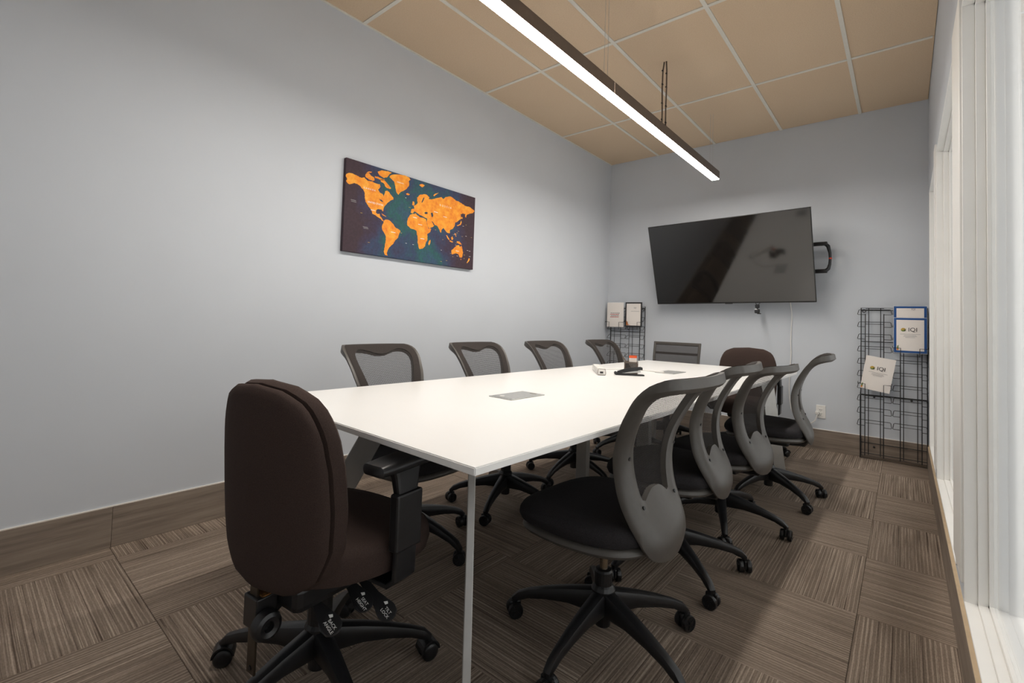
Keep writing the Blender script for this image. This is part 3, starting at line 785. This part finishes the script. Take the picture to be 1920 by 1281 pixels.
# local: x out of the wall, y along the wall, z up
bxo('canvas', (0, -MW/2, -MH/2), (.028, MW/2, MH/2), M['ocean'], mp_, .002)
hm = homography([(126, 78), (1400, 503), (1356, 1216), (72, 993)], [(-MW/2, MH/2), (MW/2, MH/2), (MW/2, -MH/2), (-MW/2, -MH/2)])
LAND = dict(
 north_america=[(115,265),(120,245),(150,232),(185,240),(230,265),(270,285),(300,280),(325,310),(380,325),(420,345),(450,350),(455,375),(445,390),(430,405),(445,430),(475,448),(487,475),(495,445),(500,420),(520,415),(540,430),(560,460),(580,485),(580,505),(550,515),(530,530),(500,560),(480,595),(475,620),(462,600),(430,595),(410,605),(405,630),(425,645),(440,640),(445,665),(460,680),(470,700),(480,712),(470,715),(450,690),(420,672),(390,650),(370,640),(360,605),(340,575),(320,545),(305,520),(298,480),(300,440),(285,400),(260,370),(235,350),(205,335),(180,340),(150,345),(130,330),(118,310),(130,295)],
 arctic_island_a=[(310,250),(340,235),(360,260),(395,285),(400,310),(380,318),(340,300),(310,275)],
 arctic_island_b=[(455,300),(490,310),(520,340),(545,375),(560,395),(545,400),(520,390),(500,370),(490,345),(460,325)],
 arctic_island_c=[(430,225),(470,213),(530,222),(570,240),(545,255),(520,285),(490,290),(460,270),(440,250)],
 arctic_island_d=[(315,238),(345,222),(375,226),(365,236),(342,232)],
 arctic_island_e=[(400,270),(430,275),(470,295),(500,305),(485,315),(440,300),(405,288)],
 greenland=[(545,280),(560,262),(590,255),(640,258),(700,268),(735,285),(755,312),(735,325),(740,350),(735,375),(715,400),(690,415),(655,430),(640,445),(630,460),(615,440),(605,400),(598,360),(590,325),(570,305)],
 iceland=[(705,448),(725,443),(745,455),(735,465),(715,462)],
 south_america=[(480,712),(500,700),(530,705),(555,725),(580,755),(600,785),(635,805),(645,820),(630,845),(620,880),(590,905),(575,935),(550,955),(530,975),(515,1000),(505,1030),(512,1055),(490,1050),(478,1020),(480,985),(488,950),(495,910),(500,870),(485,835),(465,800),(462,765),(478,735)],
 eurasia=[(750,640),(755,605),(785,600),(780,570),(805,560),(820,545),(815,520),(815,490),(840,465),(880,457),(910,462),(940,490),(930,505),(960,510),(1000,500),(1035,495),(1060,490),(1080,510),(1100,490),(1150,485),(1175,500),(1200,525),(1230,535),(1260,555),(1290,580),(1330,590),(1365,615),(1388,635),(1370,655),(1340,660),(1310,670),(1300,700),(1292,690),(1295,665),(1270,655),(1245,665),(1250,690),(1245,715),(1215,735),(1190,745),(1185,775),(1165,805),(1135,820),(1135,850),(1110,845),(1085,815),(1075,795),(1055,810),(1045,845),(1030,810),(1010,775),(985,765),(970,780),(930,800),(918,780),(905,735),(912,700),(875,680),(845,665),(825,650),(800,632),(785,625),(770,645)],
 africa=[(720,690),(740,660),(770,650),(800,645),(815,665),(840,685),(880,695),(900,705),(908,750),(922,800),(950,802),(940,830),(910,850),(908,885),(905,920),(890,945),(880,975),(855,995),(830,1000),(818,970),(810,930),(812,880),(805,840),(800,815),(770,800),(740,790),(715,765),(712,725)],
 madagascar=[(925,920),(940,910),(935,945),(922,965),(916,945)],
 britain=[(765,558),(772,525),(786,530),(788,560),(775,568)],
 australia=[(1145,1020),(1165,1005),(1185,985),(1205,970),(1225,970),(1230,990),(1245,975),(1255,1005),(1262,1040),(1255,1075),(1245,1095),(1225,1090),(1215,1060),(1190,1050),(1150,1060),(1145,1040)],
 sumatra=[(1095,868),(1105,870),(1132,910),(1122,915)], borneo=[(1145,895),(1160,880),(1168,905),(1155,920)], java=[(1130,918),(1165,934),(1160,942),(1130,930)],
 new_guinea=[(1200,930),(1230,938),(1252,965),(1230,960),(1205,945)], japan=[(1205,775),(1240,758),(1250,725),(1256,745),(1245,770),(1215,782)],
 new_zealand=[(1295,1145),(1310,1120),(1320,1098),(1328,1110),(1315,1135),(1300,1150)], svalbard=[(840,365),(870,355),(895,370),(870,390)],
 novaya_zemlya=[(978,470),(1000,453),(1035,448),(1006,464),(986,480)], philippines=[(1180,850),(1190,852),(1200,885),(1192,885)],
 cuba=[(460,638),(478,650),(508,668),(500,672),(470,655)], tasmania=[(1232,1105),(1244,1108),(1238,1118)], hokkaido=[(1250,700),(1262,690),(1266,705),(1256,712)])
def jag(pts, amt, rs):
    out = []
    for k in range(len(pts)):
        a, b = pts[k], pts[(k+1) % len(pts)]; L = math.hypot(b[0]-a[0], b[1]-a[1]); out.append(a); n = int(L/11)
        for j in range(1, n):
            t = j/n; nx, ny = -(b[1]-a[1])/L, (b[0]-a[0])/L; o = rs.uniform(-amt, amt); out.append((a[0]+(b[0]-a[0])*t+nx*o, a[1]+(b[1]-a[1])*t+ny*o))
    return out
def flat_poly(name, pts, x0, x1, mt):
    bm = bmesh.new(); a = [bm.verts.new((x1, *hm(*p))) for p in pts]; b = [bm.verts.new((x0, *hm(*p))) for p in pts]; n = len(pts)
    from mathutils.geometry import tessellate_polygon
    for tri in tessellate_polygon([[Vector((*hm(*p), 0)) for p in pts]]):
        try: bm.faces.new([a[i] for i in tri])
        except ValueError: pass
    for k in range(n): bm.faces.new((b[k], b[(k+1) % n], a[(k+1) % n], a[k]))
    return obj(name, bm, mt, mp_)
rs = random.Random(3)
for nm, pts in LAND.items():
    flat_poly('printed_land', jag(pts, 3.0, rs), .0278, .0284, M['land'])
for pts in ([(885,640),(900,632),(918,640),(915,652),(898,655),(888,650)], [(948,645),(968,642),(972,668),(966,688),(954,680)], [(866,518),(882,488),(888,496),(878,520),(868,538),(856,540)], [(440,495),(462,505),(480,520),(470,525),(450,512)], [(955,730),(962,728),(985,765),(978,770)]):
    flat_poly('printed_sea', jag(pts, 2, rs), .028, .0287, M['sea'])
def on_map(name, body, px, py, size, mt='white_print'):
    u, v = hm(px, py)
    rm = Matrix(((0, 0, 1), (1, 0, 0), (0, 1, 0))).to_4x4(); rm.translation = Vector((.0287, u, v))
    text(name, body, size, M[mt], mp_, rm, .0001)
on_map('map_lettering', 'C A N A D A', 348, 397, .016); on_map('map_lettering', 'UNITED STATES', 402, 540, .017); on_map('map_lettering', 'GREENLAND', 652, 340, .010)
on_map('map_lettering', 'R  U  S  S  I  A', 1098, 585, .020)
for px, py in ((1205, 1030), (572, 830), (1090, 690), (790, 690), (378, 608), (187, 505), (190, 520), (300, 772), (305, 785), (840, 760), (860, 900), (1000, 640)):   # small print too fine to read
    u, v = hm(px, py); bxo('printed_name_mark', (.0280, u-.018, v), (.0289, u+.018, v+.0035), M['white_print' if px > 320 else 'grey_print'], mp_)
for i in range(46):            # tiny printed place names among the islands
    if i < 22: u, v = rs.uniform(.30, .55), rs.uniform(-.22, .05)
    else: u, v = rs.uniform(-.5, .5), rs.uniform(-.27, .2)
    L = rs.uniform(.008, .018); bm = bmesh.new(); box(bm, (.0278, u, v), (.0283, u+L, v+.0022))
    obj('printed_name_mark', bm, M['gold_print' if i % 3 else 'sheet'], mp_)

# ================================================================== BROCHURE RACKS
def rack(label, x0, wd, mirror=False):
    t = thing('brochure_rack', label, 'rack', (x0, 0, 0))
    bz, fz = -.022, -.085
    bm = bmesh.new()
    r_ = .0042
    tube(bm, [(0, bz, .02), (0, bz, 1.266), (wd, bz, 1.266), (wd, bz, .02)], r_, 6, closed=True)
    tube(bm, [(0, bz, 1.245), (wd, bz, 1.245)], .003, 6); tube(bm, [(0, bz, .53), (wd, bz, .53)], .0045, 6); tube(bm, [(0, bz, .98), (wd, bz, .98)], .0035, 6)
    obj('back_frame', bm, M['wire'], t)
    bm = bmesh.new()
    tube(bm, [(0, fz, .53), (0, fz, .012), (wd, fz, .012), (wd, fz, .53)], r_, 6)
    tube(bm, [(0, fz, .012), (0, bz, .02)], r_, 6); tube(bm, [(wd, fz, .012), (wd, bz, .02)], r_, 6); tube(bm, [(0, bz-.01, .13), (wd, bz-.01, .13)], .0035, 6)
    tube(bm, [(0, fz, .53), (0, bz, .57)], r_, 6); tube(bm, [(wd, fz, .53), (wd, bz, .57)], r_, 6); tube(bm, [(0, fz+.02, .05), (wd, fz+.02, .05)], .003, 6)
    obj('foot_frame', bm, M['wire'], t)
    cols = [((.031, .052, .132, .154), -.022, .205), ((.260, .280, .367, .392), .212, .428)]
    for (a, b, c, d), lo, hi in cols:
        for x in (b, c):
            bm = bmesh.new(); tube(bm, [(x, bz, 1.266), (x, bz-.012, .03)], .003, 6); obj('upright_wire', bm, M['wire'], t)
        for x in (a, d):
            bm = bmesh.new(); tube(bm, [(x, fz+.02, 1.215), (x, fz+.008, .6), (x, fz, .03)], .0032, 6); obj('front_wire', bm, M['wire'], t)
        for k in range(10):
            z = 1.25-k*.1035
            bm = bmesh.new(); h = .042
            tube(bm, [(a, fz+.018, z-h), (lo+.004, fz+.018, z-h), (lo, fz+.02, z-h+.004), (lo+.006, bz-.006, z-.004), (lo+.012, bz-.004, z), (hi-.012, bz-.004, z), (hi-.006, bz-.006, z-.004), (hi, fz+.02, z-h+.004), (hi-.004, fz+.018, z-h), (d, fz+.018, z-h)], .0024, 6)
            tube(bm, [(a, fz+.016, z-.018), (d, fz+.016, z-.018)] if k else [(a, bz, z+.012), (d, bz, z+.012)], .002, 5)
            obj('pocket_wire', bm, M['wire'], t)
    for x, z in ((.02, 1.24), (wd-.02, 1.24)):
        bm = bmesh.new(); tube(bm, [(x+.012*math.cos(2*math.pi*k/12), bz-.002, z+.012*math.sin(2*math.pi*k/12)) for k in range(12)], .003, 6, closed=True); obj('hanging_eye', bm, M['wire'], t)
    for x, z in ((.09, .515), (.33, .515), (.09, .10)):
        bm = bmesh.new(); lathe(bm, [(.008, 0), (.008, -.024), (.003, -.026)], 10, (x, 0, z), 'y'); obj('spacer_stud', bm, M['wire'], t)
    return t
def holder(t, cx, hw, z0, tab=.05):
    for s in (-1, 1):
        bm = bmesh.new(); xo, xi = cx+s*hw, cx+s*(hw-.05); yf = -.120
        tube(bm, [(xo, -.066, z0+tab+.012), (xo, -.085, z0+tab+.006), (xo, yf, z0+tab), (xi, yf, z0+tab), (xi, yf, z0-.012), (xi, -.07, z0-.018)], .0026, 6)
        tube(bm, [(xi, yf, z0-.012), (cx, yf, z0-.012)], .0024, 6)
        obj('holder_wire', bm, M['wire'], t)
rk = rack('black wire brochure rack beside the white window trim', 2.433, .426)
holder(rk, .094, .111, .545, .085); holder(rk, .320, .1085, .890)
rk = rack('black wire brochure rack in the corner by the map wall', .052, .426)
holder(rk, .0915, .112, 1.015, .07); holder(rk, .320, .107, 1.02, .07)
def curved_sheet(bm, w_, h_, curve, th=.003, n=12, m=4, y=0):
    g = []
    for layer in (0, 1):
        g.append([[bm.verts.new((-w_/2+w_*i/n, y-curve*(1-(2*i/n-1)**2)-layer*th, h_*j/m)) for i in range(n+1)] for j in range(m+1)])
    for L in g:
        for j in range(m):
            for i in range(n): bm.faces.new((L[j][i], L[j][i+1], L[j+1][i+1], L[j+1][i]))
    for j in range(m):
        for i in (0, n): bm.faces.new((g[0][j][i], g[0][j+1][i], g[1][j+1][i], g[1][j][i]))
    for i in range(n):
        for j in (0, m): bm.faces.new((g[0][j][i], g[0][j][i+1], g[1][j][i+1], g[1][j][i]))
def brochure(label, loc, rot, border=None, logo=True, hh=.279, cat='brochure', curve=.012, band=None, ww=.216, red=False, name='brochure', clear=None):
    t = thing(name, label, cat, loc); t.rotation_euler = rot
    def yy(x): return -curve*(1-(2*x/ww)**2)
    bm = bmesh.new(); curved_sheet(bm, ww, hh, curve, .004); sh = obj('sheet', bm, M[border] if border else M['paper'], t, True)
    if border:
        g = .016; bm = bmesh.new(); n = 10; rows = []
        for z in (g, hh-g):
            rows.append([bm.verts.new((x, yy(x)-.0046, z)) for x in [-ww/2+g+(ww-2*g)*i/n for i in range(n+1)]])
        for i in range(n): bm.faces.new((rows[0][i], rows[0][i+1], rows[1][i+1], rows[1][i]))
        obj('white_page', bm, M['paper'], t)
    if clear:
        bm = bmesh.new(); curved_sheet(bm, ww+.008, hh+.010, curve, .0015, y=.003); o = obj('clear_sleeve', bm, M['clear'], t, True); o.location = (0, 0, -.006)
    fm = lambda x, z: Matrix.Translation((x, yy(x)-.0052, z)) @ Matrix.Rotation(R(90), 4, 'X')
    if logo:
        zc = hh*.66
        bm = bmesh.new(); ang = [2*math.pi*k/24 for k in range(24)]
        poly_plate(bm, [(.0155*math.cos(a), .0145*math.sin(a)) for a in ang], 0, .0004); e1 = obj('logo_emblem', bm, M['gold_print'], t); e1.matrix_local = fm(-.042, zc)
        bm = bmesh.new(); poly_plate(bm, [(.0155*math.cos(a), .0145*math.sin(a)) for a in [R(188+k*12) for k in range(15)]]+[(.010, .0005), (-.002, -.004)], .0004, .0008); obj('emblem_swoosh', bm, M['green_print'], e1)
        bm = bmesh.new(); poly_plate(bm, [(.003, -.001), (.017, .004), (.0155, .007), (.004, .002)], .0008, .0012); poly_plate(bm, [(0.002, -.0075), (.016, -.003), (.0145, -.009), (.010, -.0125)], .0008, .0012); obj('emblem_cut', bm, M['black_print'], e1)
        text('logo_lettering', 'IQI', .044, M['black_print'], t, fm(.016, zc))
        for z, L in ((.148, .125), (.138, .075), (.130, .085), (.122, .06)):
            if z < hh:
                bm = bmesh.new(); nn = 6; r1 = [bm.verts.new((x, yy(x)-.0054, z)) for x in [-L/2+L*i/nn for i in range(nn+1)]]; r2 = [bm.verts.new((v.co.x, v.co.y, z+.0018)) for v in r1]
                for i in range(nn): bm.faces.new((r1[i], r1[i+1], r2[i+1], r2[i]))
                obj('small_print_line', bm, M['grey_print'], t)
        bm = bmesh.new(); x0 = -ww/2+(.018 if border else .004); z0 = .018 if border else .006
        poly_plate(bm, [(0, 0), (.040, .006), (.022, .012), (0, .014)], 0, .0004); o = obj('corner_art', bm, M['orange_print'], t); o.matrix_local = fm(x0, z0)
        bm = bmesh.new(); poly_plate(bm, [(0, .014), (.018, .012), (.019, .03), (.010, .042), (.003, .034)], 0, .0004); o2 = obj('corner_art', bm, M['green_print'], t); o2.matrix_local = fm(x0, z0)
    if red:
        for k, (z, L) in enumerate(((.155, .11), (.140, .12), (.125, .10), (.110, .12))):
            xx = -L/2
            while xx < L/2-.012:
                l_ = rs.uniform(.008, .018); bm = bmesh.new(); box(bm, (xx, yy(xx)-.0056, z), (xx+l_, yy(xx)-.0040, z+.007)); obj('red_print_mark', bm, M['red_print' if k % 2 else 'grey_print'], t); xx += l_+.005
    return t
brochure('white IQI brochure slumped at an angle in the rack without a blue border', (2.527, -.090, .578), (R(0), R(9), 0), curve=.008, ww=.196, name='brochure')
brochure('blue-bordered IQI brochure in the front pocket of the window-side rack', (2.753, -.096, .905), (R(0), 0, 0), 'blue_print', clear=True, ww=.202, curve=.006)
b_ = brochure('blue-bordered brochure standing behind the blue IQI one at the rack top', (2.753, -.080, 1.0), (R(0), 0, 0), 'blue_print', logo=False, curve=.001, clear=True, ww=.202)
text('small_heading', 'IQI', .02, M['grey_print'], b_, Matrix.Translation((.02, -.0085, .255)) @ Matrix.Rotation(R(90), 4, 'X'))
brochure('glossy white sheets with red lettering in the corner rack', (.1435, -.090, 1.03), (R(0), 0, 0), logo=False, red=True, curve=.006, ww=.206, name='paper_stack', cat='papers', clear=True)
b_ = brochure('black-bordered white flyer in the corner rack', (.372, -.090, 1.035), (R(0), 0, 0), 'black_print', logo=False, curve=.003, ww=.202)
text('small_heading', 'IQI', .022, M['grey_print'], b_, Matrix.Translation((.02, -.0085, .215)) @ Matrix.Rotation(R(90), 4, 'X'))
bxo('heading_line', (-.03, -.0085, .175), (.07, -.0075, .178), M['grey_print'], b_)
bm = bmesh.new(); poly_plate(bm, [(0, 0), (.05, .004), (.02, .012), (.006, .05), (0, .045)], 0, .0004); o = obj('corner_art', bm, M['orange_print'], b_); o.matrix_local = Matrix.Translation((-.084, -.0068, .018)) @ Matrix.Rotation(R(90), 4, 'X')

# ================================================================== THINGS ON THE TABLE
def power_box(label, x, y, rz, flap=False):
    t = thing('table_power_box', label, 'power box', (x, y, ZT+.0006), rz)
    bm = bmesh.new(); box(bm, (-.065, -.11, -.0005), (.065, .11, .003), .0015, seg=1); obj('cover_frame', bm, M['silver'], t)
    bxo('lid', (-.055, -.095, .0028), (.055, .095, .0042), M['silver'], t, .0005)
    bm = bmesh.new(); lathe(bm, [(.011, .004), (.011, .0048), (.008, .0052)], 16, (-.02, -.075, 0)); obj('lid_latch', bm, M['white_plastic'], t)
    bxo('finger_slot', (.005, .075, .004), (.04, .085, .0046), M['lamp_body'], t)
    return t
power_box('flat metal power box in the empty half of the white tabletop', 1.437, -3.45, -2)
power_box('flat metal power box with a white cable, near the stapler', 1.48, -1.83, -2)
# white bar
wb = thing('white_plastic_bar', 'long white plastic bar with a dark opening in its end', 'box', (1.268, -2.41, ZT+.0015), 36)
bm = bmesh.new(); loft(bm, [[Vector((x, y_, z)) for x, z in ((-.023, 0), (.023, 0), (.025, .012), (.021, .038), (-.021, .038), (-.025, .012))] for y_ in (0, .34)]); obj('body', bm, M['white_plastic'], wb)
bm = bmesh.new(); tube(bm, [(x, -.001, z) for x, z in ((-.023, .001), (.023, .001), (.025, .012), (.021, .038), (-.021, .038), (-.025, .012))], .0018, 6, closed=True); obj('end_rim', bm, M['lamp_body'], wb)
bxo('end_opening', (-.011, -.0015, .010), (.009, .001, .022), M['black_print'], wb)
for k in range(6): bxo('ribbing', (-.018, .05+.02*k, .0375), (.018, .058+.02*k, .0395), M['white_plastic'], wb)
# stapler
sp = thing('stapler', 'black stapler lying open-jawed in front of the pencil cup', 'stapler', (1.382, -2.262, ZT+.0005), 0)
sp.rotation_euler = (0, 0, R(32))
bm = bmesh.new(); loft(bm, [[Vector((x, y_*w_, z+zz)) for y_, zz in ((-1, 0), (1, 0), (1, h_), (-1, h_))] for x, z, w_, h_ in ((-.085, .000, .015, .018), (-.04, 0, .019, .012), (.05, 0, .019, .008), (.085, 0, .016, .008), (.092, 0, .010, .007))]); obj('base', bm, M['black_plastic'], sp)
bm = bmesh.new(); loft(bm, [[Vector((x, y_*w_, z+zz)) for y_, zz in ((-1, 0), (1, 0), (.8, h_), (-.8, h_))] for x, z, w_, h_ in ((-.075, .012, .015, .012), (-.03, .018, .017, .022), (.03, .030, .017, .022), (.07, .038, .016, .018), (.080, .037, .014, .015))]); obj('handle', bm, M['black_plastic'], sp)
bm = bmesh.new(); loft(bm, [[Vector((x, y_*.009, z+zz)) for y_, zz in ((-1, 0), (1, 0), (1, .010), (-1, .010))] for x, z in ((-.03, .012), (.068, .022))]); obj('magazine', bm, M['silver'], sp)
bm = bmesh.new(); lathe(bm, [(.010, -.018), (.010, .018)], 12, (-.085, 0, .012), 'y'); obj('hinge', bm, M['black_plastic'], sp)
# pencil cup
pc = thing('pencil_cup', 'square black mesh pencil cup holding pens and a red card', 'pencil cup', (1.345, -2.16, ZT+.0005), 20)
for a in range(4):
    bm = bmesh.new(); box(bm, (-.041, -.041, 0), (-.033, -.033, .08), .002); o = obj('corner_post', bm, M['lamp_body'], pc); o.rotation_euler = (0, 0, R(90*a))
bxo('base_plate', (-.041, -.041, 0), (.041, .041, .004), M['lamp_body'], pc)
for z0, z1 in ((.070, .08), (.0, .010)):
    bm = bmesh.new(); box(bm, (-.041, -.041, z0), (.041, -.038, z1)); box(bm, (-.041, .038, z0), (.041, .041, z1)); box(bm, (-.041, -.041, z0), (-.038, .041, z1)); box(bm, (.038, -.041, z0), (.041, .041, z1))
    obj('rim_band', bm, M['lamp_body'], pc)
for s in (-1, 1): bxo('mesh_side', (-.038, s*.0385, .008), (.038, s*.0395, .072), M['net_flat'], pc)
for nm, lab, p0, p1, mt in (('pen', 'black pen leaning out of the pencil cup', (.02, -.024, .011), (-.052, -.026, .108), 'lamp_body'), ('red_pen', 'red-tipped pen inside the pencil cup', (-.02, .024, .034), (.028, .024, .012), 'red_plastic')):
    bm = bmesh.new(); tube(bm, [p0, p1], .0042, 8); o = obj(nm, bm, M[mt], smooth=True); o.matrix_world = Matrix.Translation((1.345, -2.16, ZT+.0005)) @ Matrix.Rotation(R(20), 4, 'Z'); tag(o, lab, 'pen')
cd = thing('note_card_pad', 'orange-red and white card pad standing in the pencil cup', 'card', (1.349, -2.15, ZT+.005), 36)
bxo('white_card', (-.022, -.004, 0), (.026, .004, .098), M['paper'], cd); bxo('orange_band', (-.0225, -.0048, .098), (.0265, .0048, .114), M['orange_red'], cd)
# white cable from the bar to the power box
bm = bmesh.new(); tube(bm, smooth_pts([(1.09, -2.12, ZT+.006), (1.16, -1.98, ZT+.005), (1.26, -1.90, ZT+.005), (1.36, -1.90, ZT+.005), (1.43, -1.93, ZT+.006), (1.475, -1.93, ZT+.008)]), .004, 8)
tag(obj('white_cable', bm, M['white_plastic'], smooth=True), 'thin white cable lying on the tabletop beside the power box', 'cable')

bpy.context.view_layer.update()
